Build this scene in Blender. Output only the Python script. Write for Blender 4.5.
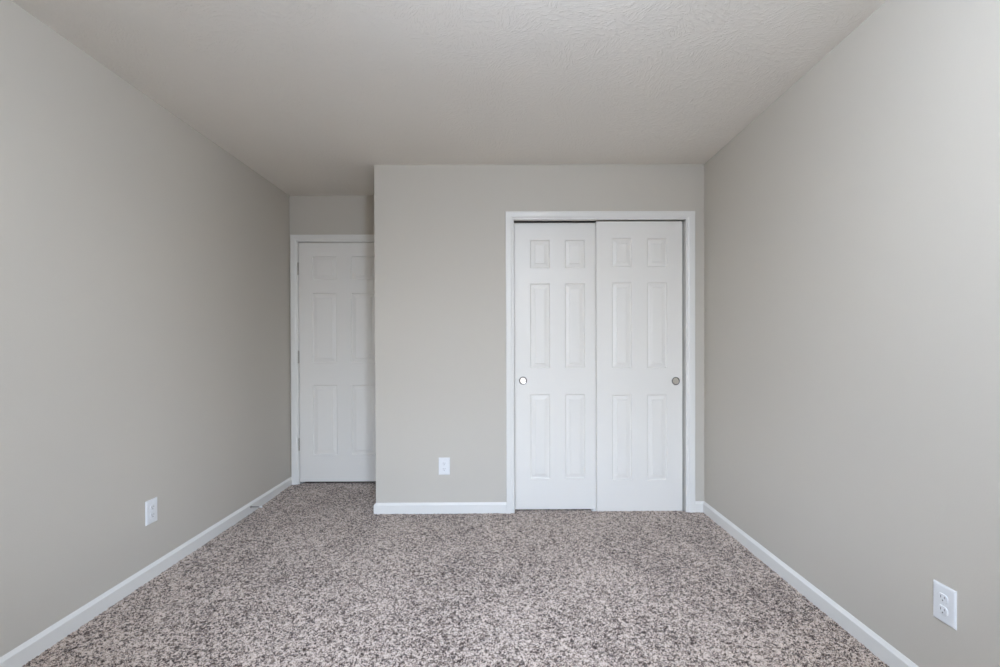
import bpy, math
import numpy as np
from mathutils import Matrix, Vector

S = bpy.context.scene
for o in list(bpy.data.objects):
    bpy.data.objects.remove(o)

# ------------------------------------------------------------------ camera
F_PX, CX, CY = 480.0, 504.66, 349.16          # focal length and principal point (1000 x 667 frame)
CAM_H, YAW, PITCH, ROLL = 1.17393, 0.00484, -0.00762, -0.00326
cam = bpy.data.cameras.new('camera')
cam_o = bpy.data.objects.new('camera', cam)
S.collection.objects.link(cam_o)
cyw, syw, cp, sp = math.cos(YAW), math.sin(YAW), math.cos(PITCH), math.sin(PITCH)
right = Vector((cyw, -syw, 0)); fwd = Vector((syw*cp, cyw*cp, sp)); up = right.cross(fwd)
r2 = right*math.cos(ROLL) + up*math.sin(ROLL); u2 = up*math.cos(ROLL) - right*math.sin(ROLL)
m = Matrix((r2, u2, -fwd)).transposed().to_4x4()
m.translation = (0, 0, CAM_H)
cam_o.matrix_world = m
cam.sensor_fit = 'HORIZONTAL'; cam.sensor_width = 36.0
cam.lens = F_PX*36.0/1000.0
cam.shift_x = (500.0 - CX)/1000.0
cam.shift_y = (CY - 333.5)/1000.0
cam.clip_start = 0.02
S.camera = cam_o

FILL_GLOW = 104.0                      # glow of the added fill globe, out of view
# ------------------------------------------------------------------ room dimensions (metres)
CEIL = 2.438
XL, XR = -1.7839, 1.4173        # left and right wall faces
YB = -0.20                      # window wall, behind the camera
D1, D2 = 3.3628, 4.0464         # closet front wall, entry door wall
XC = -0.8904                    # outside corner of the closet block
YH = D2 + 1.1                   # hall beyond the entry door
WT = 0.114                      # wall thickness
WIN = (-0.95, 0.75, 0.50, 2.12)  # window opening x0,x1,z0,z1

# ------------------------------------------------------------------ world, daylight, exposure
W = bpy.data.worlds.new('daylight'); S.world = W; W.use_nodes = True
nt = W.node_tree; nt.nodes.clear()
out = nt.nodes.new('ShaderNodeOutputWorld'); bg = nt.nodes.new('ShaderNodeBackground')
geo = nt.nodes.new('ShaderNodeTexCoord'); sep = nt.nodes.new('ShaderNodeSeparateXYZ')
ramp = nt.nodes.new('ShaderNodeValToRGB'); mr = nt.nodes.new('ShaderNodeMapRange')
nt.links.new(geo.outputs['Generated'], sep.inputs[0])
nt.links.new(sep.outputs['Z'], mr.inputs['Value'])
mr.inputs['From Min'].default_value = -1; mr.inputs['From Max'].default_value = 1
nt.links.new(mr.outputs[0], ramp.inputs[0])
e = ramp.color_ramp.elements
e[0].position = 0.0; e[0].color = (0.15, 0.15, 0.16, 1)      # shaded ground outside
e[1].position = 1.0; e[1].color = (1.8, 2.5, 3.70, 1)      # overcast sky
a = ramp.color_ramp.elements.new(0.49); a.color = (0.17, 0.17, 0.18, 1)
b = ramp.color_ramp.elements.new(0.53); b.color = (0.93, 1.0, 1.10, 1)
nt.links.new(ramp.outputs[0], bg.inputs['Color'])
bg.inputs['Strength'].default_value = 9.0
nt.links.new(bg.outputs[0], out.inputs[0])

L = bpy.data.lights.new('window_portal', 'AREA')
L.shape = 'RECTANGLE'; L.size = WIN[1]-WIN[0]; L.size_y = WIN[3]-WIN[2]
L.cycles.is_portal = True
Lo = bpy.data.objects.new('window_portal', L); S.collection.objects.link(Lo)
Lo.location = ((WIN[0]+WIN[1])/2, YB-0.03, (WIN[2]+WIN[3])/2)
Lo.rotation_euler = (math.radians(90), 0, 0)      # -Z of the lamp looks along +Y, into the room

S.view_settings.view_transform = 'Standard'; S.view_settings.look = 'None'
S.view_settings.gamma = 1.0; S.view_settings.use_curve_mapping = False
S.view_settings.exposure = 0.11
S.cycles.max_bounces = 16; S.cycles.diffuse_bounces = 10; S.cycles.glossy_bounces = 4
S.cycles.transparent_max_bounces = 8
S.cycles.caustics_reflective = False; S.cycles.caustics_refractive = False

# ------------------------------------------------------------------ materials
def mat(name, col, rough=0.5, metal=0.0, spec=0.5):
    M = bpy.data.materials.new(name); M.use_nodes = True
    p = M.node_tree.nodes['Principled BSDF']
    p.inputs['Base Color'].default_value = (*col, 1); p.inputs['Roughness'].default_value = rough
    p.inputs['Metallic'].default_value = metal; p.inputs['Specular IOR Level'].default_value = spec
    return M
def bump_noise(M, layers, strength, dist):
    """layers: list of (scale, detail, distortion, weight) noises summed into one bump height"""
    t = M.node_tree; p = t.nodes['Principled BSDF']
    tc = t.nodes.new('ShaderNodeTexCoord'); acc = None
    for sc, de, di, w in layers:
        n = t.nodes.new('ShaderNodeTexNoise')
        n.inputs['Scale'].default_value = sc; n.inputs['Detail'].default_value = de; n.inputs['Distortion'].default_value = di
        t.links.new(tc.outputs['Object'], n.inputs['Vector'])
        k = t.nodes.new('ShaderNodeMath'); k.operation = 'MULTIPLY_ADD'; k.inputs[1].default_value = w
        t.links.new(n.outputs['Fac'], k.inputs[0])
        if acc: t.links.new(acc.outputs[0], k.inputs[2])
        else: k.inputs[2].default_value = 0
        acc = k
    bp = t.nodes.new('ShaderNodeBump'); bp.inputs['Strength'].default_value = strength; bp.inputs['Distance'].default_value = dist
    t.links.new(acc.outputs[0], bp.inputs['Height']); t.links.new(bp.outputs[0], p.inputs['Normal'])
    return M

M_WALL = bump_noise(mat('greige_wall_paint', (0.515, 0.480, 0.422), 0.62, spec=0.35), [(160, 3, 0, 1)], 0.12, 0.002)
M_TRIM = mat('white_trim_paint', (0.715, 0.700, 0.665), 0.38)
M_DOOR = bump_noise(mat('white_door_paint', (0.74, 0.715, 0.67), 0.42), [(220, 2, 0, 1)], 0.05, 0.001)
M_PLATE = mat('white_outlet_plastic', (0.72, 0.725, 0.73), 0.35)
M_SLOT = mat('dark_slot', (0.14, 0.14, 0.145), 0.6)
M_NICKEL = mat('satin_nickel', (0.46, 0.43, 0.39), 0.32, 1.0)
M_RING = mat('dark_nickel_rim', (0.20, 0.19, 0.18), 0.35, 1.0)
M_PULL = mat('polished_nickel', (0.80, 0.76, 0.71), 0.10, 1.0)
M_STEEL = mat('dull_steel', (0.12, 0.115, 0.11), 0.4, 1.0)
M_RUBBER = mat('white_rubber', (0.82, 0.82, 0.82), 0.5)
M_WOOD = bump_noise(mat('brown_hall_floor', (0.16, 0.085, 0.05), 0.45), [(30, 3, 1, 1)], 0.1, 0.002)
M_FILL = mat('fill_light_glow', (0.9, 0.9, 0.9), 0.4)  # emissive shell of the added fill light
M_FILL.node_tree.nodes['Principled BSDF'].inputs['Emission Color'].default_value = (0.87, 1.0, 1.20, 1)
M_FILL.node_tree.nodes['Principled BSDF'].inputs['Emission Strength'].default_value = FILL_GLOW

# ceiling: stomped / brushed drywall texture
M_CEIL = mat('textured_ceiling_paint', (0.81, 0.775, 0.722), 0.75, spec=0.3)
t = M_CEIL.node_tree; p = t.nodes['Principled BSDF']
tc = t.nodes.new('ShaderNodeTexCoord')
vor = t.nodes.new('ShaderNodeTexVoronoi'); vor.inputs['Scale'].default_value = 8.5; vor.feature = 'F1'
n0 = t.nodes.new('ShaderNodeTexNoise'); n0.inputs['Scale'].default_value = 9; n0.inputs['Detail'].default_value = 2
mx = t.nodes.new('ShaderNodeMix'); mx.data_type = 'VECTOR'; mx.inputs['Factor'].default_value = 0.12
t.links.new(tc.outputs['Object'], n0.inputs['Vector'])
t.links.new(tc.outputs['Object'], mx.inputs[4]); t.links.new(n0.outputs['Color'], mx.inputs[5])
t.links.new(mx.outputs[1], vor.inputs['Vector'])
rot = t.nodes.new('ShaderNodeVectorRotate'); rot.rotation_type = 'Z_AXIS'     # each brush dab has its own direction
t.links.new(tc.outputs['Object'], rot.inputs['Vector'])
mul = t.nodes.new('ShaderNodeMath'); mul.operation = 'MULTIPLY'; mul.inputs[1].default_value = 6.283
sc_ = t.nodes.new('ShaderNodeSeparateColor'); t.links.new(vor.outputs['Color'], sc_.inputs[0])
t.links.new(sc_.outputs[0], mul.inputs[0]); t.links.new(mul.outputs[0], rot.inputs['Angle'])
mp = t.nodes.new('ShaderNodeMapping'); mp.inputs['Scale'].default_value = (34, 105, 40)
t.links.new(rot.outputs[0], mp.inputs['Vector'])
n1 = t.nodes.new('ShaderNodeTexNoise'); n1.inputs['Scale'].default_value = 1.0; n1.inputs['Detail'].default_value = 3; n1.inputs['Distortion'].default_value = 0.8
t.links.new(mp.outputs[0], n1.inputs['Vector'])
cr = t.nodes.new('ShaderNodeMapRange'); cr.inputs['From Min'].default_value = 0.46; cr.inputs['From Max'].default_value = 0.72
t.links.new(n1.outputs['Fac'], cr.inputs['Value'])
bp = t.nodes.new('ShaderNodeBump'); bp.inputs['Strength'].default_value = 0.55; bp.inputs['Distance'].default_value = 0.0028
t.links.new(cr.outputs[0], bp.inputs['Height']); t.links.new(bp.outputs[0], p.inputs['Normal'])

# carpet: each tuft has its own yarn tone stored on the mesh
M_CARPET = mat('frieze_carpet_yarn', (0.4, 0.35, 0.33), 0.95, spec=0.1)
t = M_CARPET.node_tree; p = t.nodes['Principled BSDF']
at = t.nodes.new('ShaderNodeAttribute'); at.attribute_name = 'tuft_tone'
tc = t.nodes.new('ShaderNodeTexCoord')
def tone_cells(scale):
    v = t.nodes.new('ShaderNodeTexVoronoi'); v.voronoi_dimensions = '2D'; v.inputs['Scale'].default_value = scale
    t.links.new(tc.outputs['Object'], v.inputs['Vector'])
    c_ = t.nodes.new('ShaderNodeSeparateColor'); t.links.new(v.outputs['Color'], c_.inputs[0]); return c_.outputs[0]
def mad(val, k, add):
    q = t.nodes.new('ShaderNodeMath'); q.operation = 'MULTIPLY_ADD'; q.inputs[1].default_value = k
    t.links.new(val, q.inputs[0])
    if isinstance(add, float): q.inputs[2].default_value = add
    else: t.links.new(add, q.inputs[2])
    return q.outputs[0]
acc = mad(tone_cells(265.0), 1.20, -0.90)          # single yarn ends
acc = mad(tone_cells(125.0), 0.85, acc)             # yarns lying together
acc = mad(tone_cells(68.0), 0.55, acc)              # darker and lighter clumps
acc = mad(at.outputs['Fac'], 0.28, acc)
rp = t.nodes.new('ShaderNodeValToRGB'); el = rp.color_ramp.elements
el[0].position = 0.02; el[0].color = (0.040, 0.025, 0.019, 1)
el[1].position = 0.98; el[1].color = (0.57, 0.470, 0.394, 1)
x = el.new(0.45); x.color = (0.235, 0.176, 0.143, 1)
p.inputs['Sheen Weight'].default_value = 0.45; p.inputs['Sheen Roughness'].default_value = 0.45
p.inputs['Sheen Tint'].default_value = (1.0, 0.95, 0.92, 1)
t.links.new(acc, rp.inputs[0]); t.links.new(rp.outputs[0], p.inputs['Base Color'])

# pane: thin clear glass
M_GLASS = bpy.data.materials.new('window_glass'); M_GLASS.use_nodes = True
t = M_GLASS.node_tree; t.nodes.clear()
o_ = t.nodes.new('ShaderNodeOutputMaterial'); ms = t.nodes.new('ShaderNodeMixShader')
tr = t.nodes.new('ShaderNodeBsdfTransparent'); gl = t.nodes.new('ShaderNodeBsdfGlossy'); gl.inputs['Roughness'].default_value = 0.02
fr = t.nodes.new('ShaderNodeFresnel'); fr.inputs['IOR'].default_value = 1.45
t.links.new(fr.outputs[0], ms.inputs[0]); t.links.new(tr.outputs[0], ms.inputs[1]); t.links.new(gl.outputs[0], ms.inputs[2])
t.links.new(ms.outputs[0], o_.inputs[0])

# ------------------------------------------------------------------ mesh helpers
def mesh(name, verts, faces, material, parent=None, smooth=False):
    me = bpy.data.meshes.new(name); me.from_pydata([tuple(v) for v in verts], [], faces); me.update()
    import bmesh
    bm = bmesh.new(); bm.from_mesh(me); bmesh.ops.recalc_face_normals(bm, faces=bm.faces); bm.to_mesh(me); bm.free()
    if material: me.materials.append(material)
    if smooth:
        for q in me.polygons: q.use_smooth = True
    o = bpy.data.objects.new(name, me); S.collection.objects.link(o)
    if parent: o.parent = parent
    return o
def boxes(name, lst, material, parent=None):
    V, Fc = [], []
    for (x0, x1, y0, y1, z0, z1) in lst:
        n = len(V)
        V += [(x, y, z) for z in (z0, z1) for y in (y0, y1) for x in (x0, x1)]
        Fc += [[n+i for i in f] for f in ((0, 2, 3, 1), (4, 5, 7, 6), (0, 1, 5, 4), (2, 6, 7, 3), (0, 4, 6, 2), (1, 3, 7, 5))]
    return mesh(name, V, Fc, material, parent)
def wall_with_hole(name, x0, x1, y0, y1, z1, hole, material):
    """slab in the XZ plane with one rectangular opening (hx0,hx1,hz0,hz1); hz0=0 makes a doorway"""
    hx0, hx1, hz0, hz1 = hole
    xs, zs = [x0, hx0, hx1, x1], [0, hz0, hz1, z1] if hz0 > 0 else [0, hz1, z1]
    V = [(x, y, z) for y in (y0, y1) for z in zs for x in xs]
    nx, nz = 4, len(zs); Fc = []
    idx = lambda k, j, i: k*nx*nz + j*nx + i
    solid = lambda j, i: 0 <= i < 3 and 0 <= j < nz-1 and not (i == 1 and j == (1 if hz0 > 0 else 0))
    for j in range(nz-1):
        for i in range(3):
            if not solid(j, i): continue
            Fc.append([idx(0, j, i), idx(0, j, i+1), idx(0, j+1, i+1), idx(0, j+1, i)])
            Fc.append([idx(1, j, i), idx(1, j+1, i), idx(1, j+1, i+1), idx(1, j, i+1)])
            for (dj, di, q0, q1) in ((-1, 0, (j, i), (j, i+1)), (1, 0, (j+1, i), (j+1, i+1)), (0, -1, (j, i), (j+1, i)), (0, 1, (j, i+1), (j+1, i+1))):
                if not solid(j+dj, i+di):
                    Fc.append([idx(0, *q0), idx(0, *q1), idx(1, *q1), idx(1, *q0)])
    return mesh(name, V, Fc, material)
def structure(o, label, cat, group=None):
    o['kind'] = 'structure'; o['label'] = label; o['category'] = cat
    if group: o['group'] = group
    return o
def tag(o, label, cat, group=None, kind=None):
    o['label'] = label; o['category'] = cat
    if group: o['group'] = group
    if kind: o['kind'] = kind
    return o
def empty(name, loc, rz=0.0):
    o = bpy.data.objects.new(name, None); S.collection.objects.link(o)
    o.location = loc; o.rotation_euler = (0, 0, rz); o.empty_display_size = 0.05
    return o
def extrude(prof, A, B, nrm, ma=0.0, mb=0.0):
    """sweep a (t,z) profile from A to B (xy points); t along nrm; ma/mb shift the ends by m*t (mitres)"""
    A, B, n = Vector((*A, 0)), Vector((*B, 0)), Vector((*nrm, 0)); d = (B-A).normalized()
    k = len(prof); V = []
    for P0, mm in ((A, ma), (B, mb)):
        for tt, z in prof:
            q = P0 + d*(mm*tt) + n*tt; V.append((q.x, q.y, z))
    Fc = [[i, (i+1) % k, k+(i+1) % k, k+i] for i in range(k)] + [list(range(k)), list(range(k, 2*k))]
    return V, Fc
def lathe(prof, seg=32, axis='y'):
    """revolve (r, d) pairs round the axis; d runs along it"""
    V, Fc = [], []
    for r, d in prof:
        for i in range(seg):
            c, s = r*math.cos(2*math.pi*i/seg), r*math.sin(2*math.pi*i/seg)
            V.append((c, d, s) if axis == 'y' else ((d, c, s) if axis == 'x' else (c, s, d)))
    for j in range(len(prof)-1):
        for i in range(seg):
            Fc.append([j*seg+i, j*seg+(i+1) % seg, (j+1)*seg+(i+1) % seg, (j+1)*seg+i])
    Fc.append(list(range(seg))); Fc.append([(len(prof)-1)*seg+i for i in range(seg)])
    return V, Fc
def move(V, dx, dy, dz): return [(a+dx, b+dy, c+dz) for a, b, c in V]

# ------------------------------------------------------------------ shell
structure(boxes('wall_left', [(XL-WT, XL, YB-WT, YH, -0.1, CEIL)], M_WALL), 'plain greige painted wall on the left with a white baseboard', 'wall')
structure(boxes('wall_right', [(XR, XR+WT, YB-WT, YH, -0.1, CEIL)], M_WALL), 'plain greige painted wall on the right beside the sliding closet doors', 'wall')
structure(boxes('ceiling', [(XL-WT, XR+WT, YB-WT, YH+WT, CEIL, CEIL+0.1)], M_CEIL), 'white ceiling with a brushed plaster texture', 'ceiling')
structure(boxes('floor', [(XL-WT, XR+WT, YB-WT, YH+WT, -0.12, -0.022)], M_WOOD), 'subfloor under the carpet, showing only as a brown line below the entry door', 'floor')
structure(wall_with_hole('wall_back', XL, XR, YB-WT, YB, CEIL, WIN, M_WALL), 'window wall behind the camera', 'wall')
OX0, OX1, OZ = 0.077, 1.2875, 2.057                    # closet opening between the jambs
structure(wall_with_hole('wall_front', XC, XR, D1, D1+WT, CEIL, (OX0-0.019, OX1+0.019, 0, OZ+0.055), M_WALL),
          'greige wall facing the camera that holds the sliding closet doors', 'wall')
structure(boxes('wall_partition', [(XC, XC+WT, D1+WT, D2, -0.02, CEIL)], M_WALL), 'side of the closet block turning back towards the entry door', 'wall')
EX0, EX1, EZ = -1.712, -0.944, 2.046                  # entry door opening between the jambs
structure(wall_with_hole('wall_entry', XL, XR, D2, D2+WT, CEIL, (EX0-0.019, EX1+0.019, 0, EZ+0.019), M_WALL),
          'shaded greige wall in the recess above and around the entry door', 'wall')
structure(boxes('wall_hall', [(XL-WT, XR+WT, YH, YH+WT, -0.1, CEIL)], M_WALL), 'hall wall beyond the closed entry door', 'wall')

# added fill light: an unseen glowing globe above and just ahead of the camera
cl = tag(empty('added_fill_light', (0.12, 0.66, CEIL)), 'added fill light, an unseen glowing globe hung above the camera', 'added fill light')
V_, F_ = lathe([(.0001, 0), (.075, 0), (.075, -.012), (.060, -.022), (.012, -.028), (.012, -.080), (.045, -.086), (.045, -.102), (.0001, -.102)], 48, 'z'); mesh('base_ring', V_, F_, M_NICKEL, cl, True)
gl_ = [(.042, -.100)] + [(.135*math.sin(q_), -.230+.135*math.cos(q_)) for q_ in [math.radians(d_) for d_ in range(19, 180, 9)]] + [(.0001, -.365)]
V_, F_ = lathe(gl_, 48, 'z'); mesh('fill_globe', V_, F_[:-2], M_FILL, cl, True)

# window behind the camera
w1 = structure(empty('window_1', ((WIN[0]+WIN[1])/2, YB-WT/2, WIN[2])), 'window in the wall behind the camera', 'window')
def wbox(name, l, material): 
    c = w1.location
    return boxes(name, [(a-c.x, b-c.x, d-c.y, e_-c.y, f-c.z, g-c.z) for a, b, d, e_, f, g in l], material, w1)
x0, x1, z0, z1 = WIN; zm = (z0+z1)/2
wbox('window_frame', [(x0, x0+.035, YB-.10, YB-.05, z0, z1), (x1-.035, x1, YB-.10, YB-.05, z0, z1),
                      (x0+.035, x1-.035, YB-.10, YB-.05, z0, z0+.035), (x0+.035, x1-.035, YB-.10, YB-.05, z1-.035, z1),
                      (x0+.035, x1-.035, YB-.09, YB-.06, zm-.018, zm+.018)], M_TRIM)
wbox('window_pane', [(x0+.035, x1-.035, YB-.078, YB-.074, z0+.035, z1-.035)], M_GLASS)
wbox('window_sill', [(x0-.05, x1+.05, YB, YB+.03, z0-.02, z0)], M_TRIM)

# ------------------------------------------------------------------ trim: casings and jambs
CAS = [(0, 0), (0, .007), (.0025, .0092), (.010, .0095), (.0125, .0085), (.015, .0105), (.022, .0135), (.040, .0150),
       (.046, .0148), (.048, .0162), (.054, .0165), (.0575, .0140), (.0575, 0)]
def casing(parent, xi, xo, zi, Y, zb, kr=1.0):
    c = parent.location
    legs = []
    for nm, seg in (('side_casing', 0), ('head_casing', 1), ('side_casing', 2)):
        V, k = [], len(CAS)
        for e_ in (0, 1):
            for u, tt in CAS:
                pts = [(xi-u, zb), (xi-u, zi+u), (xo+u*kr, zi+u), (xo+u*kr, zb)]
                px, pz = pts[seg+e_]
                V.append((px-c.x, Y-tt-c.y, pz-c.z))
        Fc = [[i, (i+1) % k, k+(i+1) % k, k+i] for i in range(k)] + [list(range(k)), list(range(k, 2*k))]
        legs.append(mesh(nm, V, Fc, M_TRIM, parent))
    return legs
t1 = structure(empty('trim_1', (0.6875, D1, 0)), 'white moulded casing around the sliding closet doors', 'door casing')
casing(t1, OX0+.006, OX1-.001, OZ-.006, D1, -.012, 1.095)
c = t1.location
def tb(name, l, material, parent=t1):
    c = parent.location
    return boxes(name, [(a-c.x, b-c.x, d-c.y, e_-c.y, f-c.z, g-c.z) for a, b, d, e_, f, g in l], material, parent)
tb('jamb', [(OX0-.019, OX0, D1, D1+WT, -.02, OZ+.055)], M_TRIM)
tb('jamb', [(OX1, OX1+.019, D1, D1+WT, -.02, OZ+.055)], M_TRIM)
tb('head_jamb', [(OX0, OX1, D1, D1+.050, OZ, OZ+.055), (OX0, OX1, D1+.050, D1+WT+.03, OZ+.040, OZ+.055)], M_TRIM)
tb('door_track', [(OX0, OX1, D1+.0550, D1+.0570, OZ+.018, OZ+.040), (OX0, OX1, D1+.0650, D1+.0675, OZ+.018, OZ+.040),
                  (OX0, OX1, D1+.129, D1+.132, OZ-.015, OZ+.040)], M_STEEL)
t2 = structure(empty('trim_2', (-1.328, D2, 0)), 'white casing around the entry door in the recess', 'door casing')
casing(t2, EX0-.003, EX1+.003, EZ+.004, D2, -.012)
tb('jamb', [(EX0-.019, EX0, D2, D2+WT, -.02, EZ+.019)], M_TRIM, t2)
tb('jamb', [(EX1, EX1+.019, D2, D2+WT, -.02, EZ+.019)], M_TRIM, t2)
tb('head_jamb', [(EX0, EX1, D2, D2+WT, EZ, EZ+.019)], M_TRIM, t2)
tb('door_stop_strip', [(EX0, EX0+.011, D2+.042, D2+.075, -.01, EZ), (EX1-.011, EX1, D2+.042, D2+.075, -.01, EZ),
                       (EX0+.011, EX1-.011, D2+.042, D2+.075, EZ-.011, EZ)], M_TRIM, t2)

# ------------------------------------------------------------------ baseboards
BB = [(0, -.014), (.0125, -.014), (.0125, .0570), (.0122, .0590), (.0112, .0602), (.0075, .0645), (.0035, .0705), (.0020, .0728), (0, .0738)]
CL, CR_ = OX0+.006-.0575, OX1-.001+.0630               # outer edges of the closet casing
def bb(name, A, B, n, ma, mb, label):
    V, Fc = extrude(BB, A, B, n, ma, mb)
    return structure(mesh(name, V, Fc, M_TRIM), label, 'baseboard')
bb('baseboard_left', (XL, YB), (XL, D2-.0001), (1, 0), 1, 0, 'white baseboard along the foot of the left wall')
bb('baseboard_right', (XR, YB), (XR, D1), (-1, 0), 1, -1, 'white baseboard along the foot of the right wall')
bb('baseboard_front', (XC, D1), (CL, D1), (0, -1), -1, 0, 'white baseboard left of the closet, under the outlet')
bb('baseboard_corner', (CR_, D1), (XR, D1), (0, -1), 0, -1, 'short white baseboard piece between closet casing and right wall')
bb('baseboard_partition', (XC, D1), (XC, D2-.017), (-1, 0), -1, 0, 'white baseboard on the recess side of the closet block')
bb('baseboard_back', (XL, YB), (XR, YB), (0, 1), 1, -1, 'white baseboard under the window behind the camera')

# ------------------------------------------------------------------ six panel doors
REL_X = [(0, 0), (.0030, .0060), (.0075, .0085), (.0325, .0045), (.0345, .0012), (.0390, .0006)]
def six_panel(name, origin, w, h, thick, stile, pan, mull, rows, label, cat):
    """door slab with its front at y=0 (local), base-left corner at origin; rows: (z0,z1) of the three panel rows"""
    root = empty(name, origin)
    c = .0022
    xs = [0, c, stile, stile+pan, stile+pan+mull, stile+2*pan+mull, w-c, w]
    zs = [0, c] + [z for r in rows for z in r] + [h-c, h]
    nx, nz = len(xs), len(zs); V, Fc = [], []
    for j, z in enumerate(zs):
        for i, x in enumerate(xs):
            V.append((x, c if (i in (0, nx-1) or j in (0, nz-1)) else 0, z))
    hole = {(i, j) for i in (2, 4) for j in (2, 4, 6)}
    for j in range(nz-1):
        for i in range(nx-1):
            if (i, j) not in hole: Fc.append([j*nx+i, j*nx+i+1, (j+1)*nx+i+1, (j+1)*nx+i])
    per = [i for i in range(nx)] + [j*nx+nx-1 for j in range(1, nz)] + [(nz-1)*nx+i for i in range(nx-2, -1, -1)] + [j*nx for j in range(nz-2, 0, -1)]
    nb = len(V); V += [(V[k][0], thick, V[k][2]) for k in per]
    for q in range(len(per)):
        q2 = (q+1) % len(per); Fc.append([per[q], per[q2], nb+q2, nb+q])
    Fc.append([nb+q for q in range(len(per))])
    mesh('slab', V, Fc, M_DOOR, root)
    for j in (2, 4, 6):
        for i in (2, 4):
            x0, x1, z0, z1 = xs[i], xs[i+1], zs[j], zs[j+1]; PV, PF = [], []
            for u, d in REL_X:
                PV += [(x0+u, d, z0+u), (x1-u, d, z0+u), (x1-u, d, z1-u), (x0+u, d, z1-u)]
            for k in range(len(REL_X)-1):
                for q in range(4): PF.append([4*k+q, 4*k+(q+1) % 4, 4*k+4+(q+1) % 4, 4*k+4+q])
            PF.append([4*(len(REL_X)-1)+q for q in range(4)])
            mesh('panel', PV, PF, M_DOOR, root)
    return structure(root, label, cat)
def local(V, root):
    l = root.location; return [(a-l.x, b-l.y, c_-l.z) for a, b, c_ in V]

ROWS = [(.2162, .8222), (1.0110, 1.6160), (1.7246, 1.9270)]
LB, RB = -.003, -.005
YL, YR = D1+.071, D1+.028                              # front faces of the rear (left) and front (right) sliding doors
dl = six_panel('door_1', (.0862, YL, LB), .6146, 2.0500-LB, .034, .1138, .1408, .1092, [(p_-LB, q_-LB) for p_, q_ in ROWS],
               'left white six-panel sliding closet door, set behind the other, with the bright round pull', 'closet door')
dr = six_panel('door_2', (.6659, YR, RB), .6096, 2.0480-RB, .034, .1098, .1397, .1106, [(p_-RB, q_-RB) for p_, q_ in ROWS],
               'right white six-panel sliding closet door, in front, with the dull nickel round pull', 'closet door')
de = six_panel('door_3', (-1.709, D2, .030), .762, 2.0425-.030, .035, .1115, .205, .121,
               [(.2555-.03, .8467-.03), (1.0345-.03, 1.6197-.03), (1.7292-.03, 1.9286-.03)],
               'white six-panel entry door in the shaded recess on the left', 'entry door')
# flush finger pulls: rim ring and shallow dished cup
def pull(root, x, z, cup_mat):
    prof = [(.0255, 0), (.0285, -.0006), (.0290, -.0022), (.0275, -.0030), (.0240, -.0030), (.0225, -.0016)]
    l = root.location
    r_ = mesh('finger_pull', *(lambda q: (move(q[0], x-l.x, 0, z-l.z), q[1][:-2]))(lathe(prof, 48)), M_RING, root, True)
    cup = [(.0228, -.0018), (.0215, -.0006), (.0200, -.0003), (.0001, -.0003)]
    V, Fc = lathe(cup, 48)
    mesh('cup', move(V, x-l.x, 0, z-l.z), Fc[:-2]+[Fc[-1]], cup_mat, r_, False)
pull(dl, .1471, .9223, M_PULL)
pull(dr, 1.2267, .9185, M_PULL)
# roller hangers showing in the gap above the doors
for root, xx in ((dl, .165), (dl, .640), (dr, .706), (dr, 1.240)):
    l = root.location
    hz = 2.0480-l.z
    boxes('roller_hanger', [(xx-.022-l.x, xx+.022-l.x, .0235, .0255, hz-.001, hz+.022)], M_STEEL, root)
# entry door hinges: barrel with knuckle lines, leaves folded into the joint
for zc in (1.8232, 1.0829, .3477):
    V, Fc = lathe([(.0001, -.053), (.0035, -.0525), (.0045, -.051), (.0058, -.0505), (.0058, -.030), (.0052, -.0297), (.0052, -.0293), (.0058, -.029),
                   (.0058, -.010), (.0052, -.0097), (.0052, -.0093), (.0058, -.009), (.0058, .010), (.0052, .0103), (.0052, .0107), (.0058, .011),
                   (.0058, .030), (.0052, .0303), (.0052, .0307), (.0058, .031), (.0058, .0505), (.0045, .051), (.0035, .0525), (.0001, .053)], 20, 'z')
    hg = mesh('hinge', local(move(V, -1.7118, D2-.0065, zc), de), Fc, M_NICKEL, de, True)
    boxes('hinge_leaf', [tuple(v) for v in [(-1.7135+1.709, -1.7095+1.709, -.004, .030, zc-.050-.030, zc+.050-.030)]], M_NICKEL, hg)
# entry door knob, round the corner of the closet block
V, Fc = lathe([(.0001, 0), (.032, 0), (.032, -.004), (.026, -.008), (.012, -.010), (.011, -.026), (.020, -.032), (.027, -.042), (.027, -.052), (.020, -.060), (.0001, -.062)], 32)
mesh('door_knob', move(V, .762-.060, 0, .92-.03), Fc, M_NICKEL, de, True)

# ------------------------------------------------------------------ floor guide between the sliding doors
fg = tag(empty('floor_guide', (.652, D1+.066, -.012)), 'small white plastic floor guide between the two sliding closet doors', 'door guide')
boxes('base_plate', [(-.016, .016, -.030, .045, 0, .003)], M_RUBBER, fg)
mesh('guide_fin', *extrude([(-.007, .003), (.007, .003), (.0055, .019), (.003, .022), (-.003, .022), (-.0055, .019)], (0, -.028), (0, -.018), (1, 0)), M_RUBBER, fg)

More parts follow.
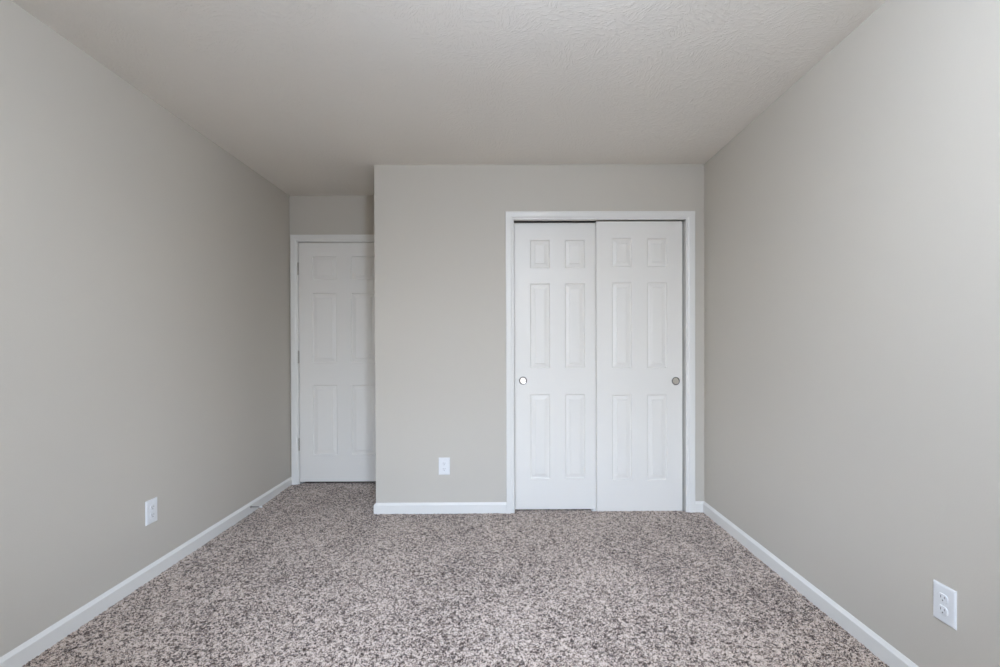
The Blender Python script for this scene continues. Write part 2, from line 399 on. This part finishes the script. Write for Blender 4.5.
# ------------------------------------------------------------------ duplex outlets
def make_outlet(loc, rz, label):
    root = tag(empty('wall_outlet', loc, rz), label, 'outlet', 'duplex wall outlets')
    w, h = .0395, .0605                                 # half sizes; front faces local -Y
    rings = [(0, 0), (0, .0022), (.0012, .0045), (.0040, .0060), (.0075, .0064)]
    V, Fc = [], []
    for u, d in rings: V += [(-w+u, -d, -h+u), (w-u, -d, -h+u), (w-u, -d, h-u), (-w+u, -d, h-u)]
    for k in range(len(rings)-1):
        for q in range(4): Fc.append([4*k+q, 4*k+(q+1) % 4, 4*k+4+(q+1) % 4, 4*k+4+q])
    Fc += [[0, 1, 2, 3], [4*(len(rings)-1)+q for q in range(4)]]
    mesh('wall_plate', V, Fc, M_PLATE, root)
    for s in (1, -1):
        zc = s*.0195
        out2, N = [], 40
        for i in range(N):
            an = 2*math.pi*i/N; out2.append((.0172*math.cos(an), max(-.0138, min(.0138, .0172*math.sin(an)))))
        V, Fc = [], []
        for k, d in ((1.12, .0064), (1.06, .0046), (1.0, .0046), (.985, .0080), (.91, .0090)):
            V += [(x*k, -d, z*k+zc) for x, z in out2]
        for k in range(4):
            for i in range(N): Fc.append([k*N+i, k*N+(i+1) % N, (k+1)*N+(i+1) % N, (k+1)*N+i])
        Fc.append([4*N+i for i in range(N)])
        rc = mesh('receptacle', V, Fc, M_PLATE, root)
        boxes('slot', [(-.0077, -.0053, -.0093, -.0089, zc-.0005, zc+.0075)], M_SLOT, rc)
        boxes('slot', [(.0053, .0077, -.0093, -.0089, zc+.0005, zc+.0070)], M_SLOT, rc)
        hv = [(.0026*math.cos(math.pi*i/8), -.0093, zc-.0068+.0026*math.sin(math.pi*i/8)*1.0) for i in range(16)]
        hv2 = [(a_, -.0089, c_) for a_, _, c_ in hv]
        mesh('ground_hole', hv+hv2, [list(range(16)), list(range(16, 32))]+[[i, (i+1) % 16, 16+(i+1) % 16, 16+i] for i in range(16)], M_SLOT, rc)
    V, Fc = lathe([(.0030, -.0063), (.0030, -.0072), (.0022, -.0078), (.0001, -.0079)], 20)
    mesh('screw', V, Fc[:-2], M_PLATE, root, True)
    return root
make_outlet((-.4100, D1, .3290), 0, 'white duplex outlet on the wall facing the camera, left of the closet')
make_outlet((XR, 1.5255, .3400), -math.pi/2, 'white duplex outlet low on the right wall, the nearest and largest one')
make_outlet((XL, 2.4365, .3390), math.pi/2, 'white duplex outlet low on the left wall')

# ------------------------------------------------------------------ spring door stop on the left baseboard
ds = tag(empty('spring_door_stop', (XL+.0125, 3.372, .046)), 'small dark spring door stop with white tip sticking out of the left baseboard', 'door stop')
V, Fc = lathe([(.0001, 0), (.0085, 0), (.0085, .003), (.006, .006), (.0001, .006)], 20, 'x'); mesh('mounting_base', V, Fc, M_NICKEL, ds, True)
cu = []
turns, N = 16, 16*12
V, Fc = [], []
for i in range(N+1):
    a_ = 2*math.pi*turns*i/N; xx = .006+.060*i/N; R_ = .0022 - .0005*i/N
    for k in range(6):
        b_ = 2*math.pi*k/6; rr = R_ + .0009*math.cos(b_)
        V.append((xx+.0016*math.sin(b_), rr*math.cos(a_), rr*math.sin(a_)))
for i in range(N):
    for k in range(6): Fc.append([i*6+k, i*6+(k+1) % 6, (i+1)*6+(k+1) % 6, (i+1)*6+k])
mesh('spring', V, Fc, M_STEEL, ds, True)
V, Fc = lathe([(.0001, .064), (.0055, .064), (.0066, .067), (.0066, .076), (.0055, .080), (.0001, .081)], 20, 'x'); mesh('rubber_tip', V, Fc, M_RUBBER, ds, True)

# ------------------------------------------------------------------ carpet pile: a field of tufts
rng = np.random.default_rng(7)
G, CELL = 0.0040, 0.0068
gx = np.arange(XL+.004, XR-.004, G); gy = np.arange(YB+.004, D2+.045, G)
nx, ny = len(gx), len(gy)
X, Y = np.meshgrid(gx, gy)
X = X + (rng.random(X.shape)-.5)*G*.5; Y = Y + (rng.random(Y.shape)-.5)*G*.5
ci, cj = np.floor((X-XL)/CELL).astype(int)+1, np.floor((Y-YB)/CELL).astype(int)+1
NCX, NCY = ci.max()+3, cj.max()+3
jx, jy = rng.random((NCY, NCX))*.9+.05, rng.random((NCY, NCX))*.9+.05
tone = rng.random((NCY, NCX)); hgt = rng.random((NCY, NCX))
best = np.full(X.shape, 9.0); bt = np.zeros(X.shape); bh = np.zeros(X.shape)
ux, uy = (X-XL)/CELL+1, (Y-YB)/CELL+1
for dj in (-1, 0, 1):
    for di in (-1, 0, 1):
        I, J = np.clip(ci+di, 0, NCX-1), np.clip(cj+dj, 0, NCY-1)
        d = (I+jx[J, I]-ux)**2 + (J+jy[J, I]-uy)**2
        k = d < best
        best = np.where(k, d, best); bt = np.where(k, tone[J, I], bt); bh = np.where(k, hgt[J, I], bh)
def lowfreq(size, seed):
    r = np.random.default_rng(seed); q = r.random((int(6/size)+4, int(6/size)+4))
    fx, fy = (X-XL)/size, (Y-YB)/size; i, j = np.floor(fx).astype(int), np.floor(fy).astype(int)
    sx, sy = fx-i, fy-j; sx, sy = sx*sx*(3-2*sx), sy*sy*(3-2*sy)
    return (q[j, i]*(1-sx)+q[j, i+1]*sx)*(1-sy) + (q[j+1, i]*(1-sx)+q[j+1, i+1]*sx)*sy - .5
low = lowfreq(.30, 3)*.5 + lowfreq(.13, 4)*.35 + lowfreq(.06, 5)*.25
Z = -.005 + .0070*(1-np.clip(best*1.25, 0, 1)) * (.55+.45*bh) + .003*(bh-.5) + .004*low
q_ = np.clip((Y-(D2-.55))/.45, 0, 1); Z += .0115*q_*q_*(3-2*q_)*(X < XC)   # the pile stands a little higher at the entry door
Z -= .012*np.clip((Y-(D1+.020))/.025, 0, 1)*(X > XC)        # the pile is pressed down where the doors slide
TONE = np.clip(.5 + (bt-.5)*.8 + low*1.5, -.5, 1.5)
vid = np.arange(nx*ny).reshape(ny, nx)
xm, ym = (X[:-1, :-1]+X[1:, 1:])/2, (Y[:-1, :-1]+Y[1:, 1:])/2
solid = (ym > D1-.002) & (xm > XC-.002) & ~((ym < D1+WT+.004) & (xm > OX0+.003) & (xm < OX1-.003))
solid &= ~((ym > D1+WT+.004) & (xm > OX0-.02) & (ym < D1+WT+.20))
solid |= (ym > D2-.002) & ((xm < EX0+.003) | (xm > EX1-.003))
keep = ~solid
quads = np.stack([vid[:-1, :-1], vid[:-1, 1:], vid[1:, 1:], vid[1:, :-1]], -1)[keep]
used = np.unique(quads); remap = np.full(nx*ny, -1); remap[used] = np.arange(len(used)); quads = remap[quads]
co = np.stack([X, Y, Z], -1).reshape(-1, 3)[used].astype(np.float32)
me = bpy.data.meshes.new('carpet_pile')
me.vertices.add(len(co)); me.vertices.foreach_set('co', co.ravel())
me.loops.add(quads.size); me.loops.foreach_set('vertex_index', quads.ravel().astype(np.int32))
me.polygons.add(len(quads)); me.polygons.foreach_set('loop_start', np.arange(0, quads.size, 4, dtype=np.int32))
me.polygons.foreach_set('loop_total', np.full(len(quads), 4, dtype=np.int32))
me.update(calc_edges=True)
at_ = me.attributes.new('tuft_tone', 'FLOAT', 'POINT'); at_.data.foreach_set('value', TONE.reshape(-1)[used].astype(np.float32))
me.polygons.foreach_set('use_smooth', np.ones(len(quads), dtype=bool))
me.materials.append(M_CARPET)
co_ = bpy.data.objects.new('carpet_pile', me); S.collection.objects.link(co_)
tag(co_, 'flecked taupe wall-to-wall carpet pile covering the whole floor', 'carpet', kind='stuff')
